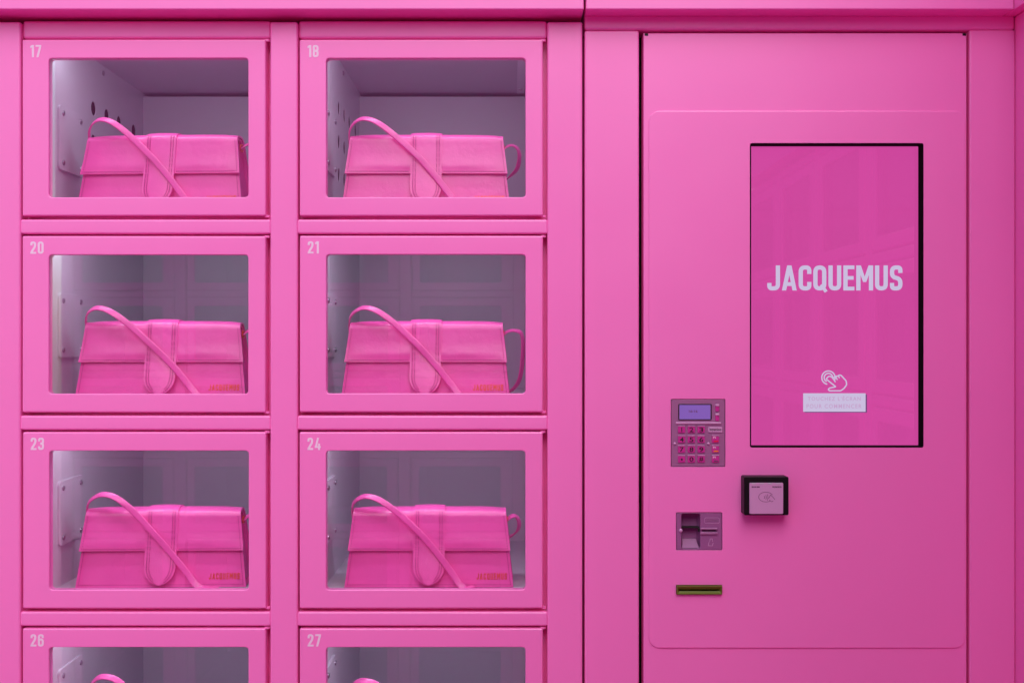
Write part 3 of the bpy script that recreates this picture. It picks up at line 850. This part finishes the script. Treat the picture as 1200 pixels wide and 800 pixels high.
def strap_mesh(v):
    """v: peak shift x, z, floor end x, floor run, right loop size, right loop drop"""
    dx, dz, ex, run, lo, dr = v
    mb = MB(); F = lambda z: -.034 + .0175 * min(z, .115) / .115 - .0135
    pts = [(-.1235, .000, .1000), (-.1255, -.002, .1120), (-.1232 + dx * .3, -.010, .1300 + dz * .6), (-.1120 + dx * .8, -.019, .1415 + dz), (-.0970 + dx, -.0245, .1450 + dz), (-.0775 + dx, -.0275, .1388 + dz),
           (-.0507 + dx * .8, -.0290, .1190 + dz * .5), (-.0134 + dx * .4, F(.0846), .0846), (.0186 + ex * .5, F(.050), .0500), (.0400 + ex * .8, F(.0234) - .001, .0234),
           (.0540 + ex, F(.004) - .003, .0065), (.0640 + ex + run * .3, F(.0) - .004, .0026), (.0740 + ex + run, F(.0) - .001 + .012 * (run < .005), .0022)]
    nr = [(-1, 0, 0), (-1, -.1, .1), (-.9, -.35, .4), (-.45, -.6, .75), (-.05, -.8, .75), (.2, -.9, .5), (.1, -1, .15), (0, -1, .1), (0, -1, .1), (0, -1, .15), (0, -.9, .5), (0, -.3, 1), (0, 0, 1)]
    strap_band(mb, pts, nr)
    strap_band(mb, [(.1235, .000, .1000), (.1290, .001, .1055), (.1350 + lo * .4, .004, .1075), (.1405 + lo, .008, .1015), (.1425 + lo, .013, .0900 - dr * .3), (.1400 + lo * .8, .020, .0770 - dr * .8), (.1330 + lo * .3, .030, .0680 - dr), (.1220, .044, .0600 - dr)],
               [(0, 0, 1), (0, -.2, 1), (.4, -.3, .9), (.8, -.5, .4), (.85, -.6, 0), (.8, -.65, -.1), (.8, -.6, 0), (.8, -.5, 0)], .0104)
    return mb.build('strap', LEATHER)

def handbag(px, row, yaw, y, label, sv):
    sc = DIST / (DIST + y - .034)
    root = empty('handbag', ((px - 600) * K / sc, y, Z(239.8 + RP * row) + .0006), math.radians(yaw))
    tag(root, label, 'handbag', 'pink handbags in the lockers')
    link('body', BAG['body'], root)
    link('gusset', BAG['gusset1'], root); link('gusset', BAG['gusset-1'], root)
    fl = link('flap', BAG['flap'], root)
    link('tab', BAG['tab'], root)
    s_ = link('stitching', BAG['stitching'], root)
    link('metal_wordmark', BAG['metal_wordmark'], root)
    link('strap_ring', BAG['strap_ring'], root)
    link('strap', strap_mesh(sv), root)
    return root
BAGS = [
    (187.5, 0, -3.5, .105, 'pink flap handbag in locker 17, top left, its base hidden by the door', (.001, .0005, .000, .000, .000, .000)),
    (499.0, 0, 0.5, .103, 'pink flap handbag in vented locker 18, strap loop at its right, base hidden', (-.001, .0, -.004, .000, .006, .006)),
    (187.0, 1, 2.2, .103, 'pink flap handbag in locker 20, under locker 17, gold lettering just above the door frame', (-.002, -.002, .007, .000, .002, .000)),
    (498.7, 1, -0.6, .104, 'pink flap handbag in locker 21 with a long strap loop hanging at its right', (.002, -.0015, .001, .000, .012, .058)),
    (187.5, 2, 2.0, .102, 'pink flap handbag in locker 23, strap end curling on the locker floor', (.008, .001, .006, .014, .002, .000)),
    (502.5, 2, 0.3, .103, 'pink flap handbag in locker 24 with a small strap loop, whole front visible', (.000, -.0025, -.003, .000, .001, -.004)),
    (190.0, 3, 1.0, .103, 'pink leather flap handbag in locker 26, only its strap in view', (.006, .010, .002, .000, .000, .000)),
    (500.0, 3, 0.0, .103, 'pink leather flap handbag in locker 27, barely in view at the bottom', (.000, .003, .002, .000, .002, .000)),
]
for b_ in BAGS: handbag(*b_)
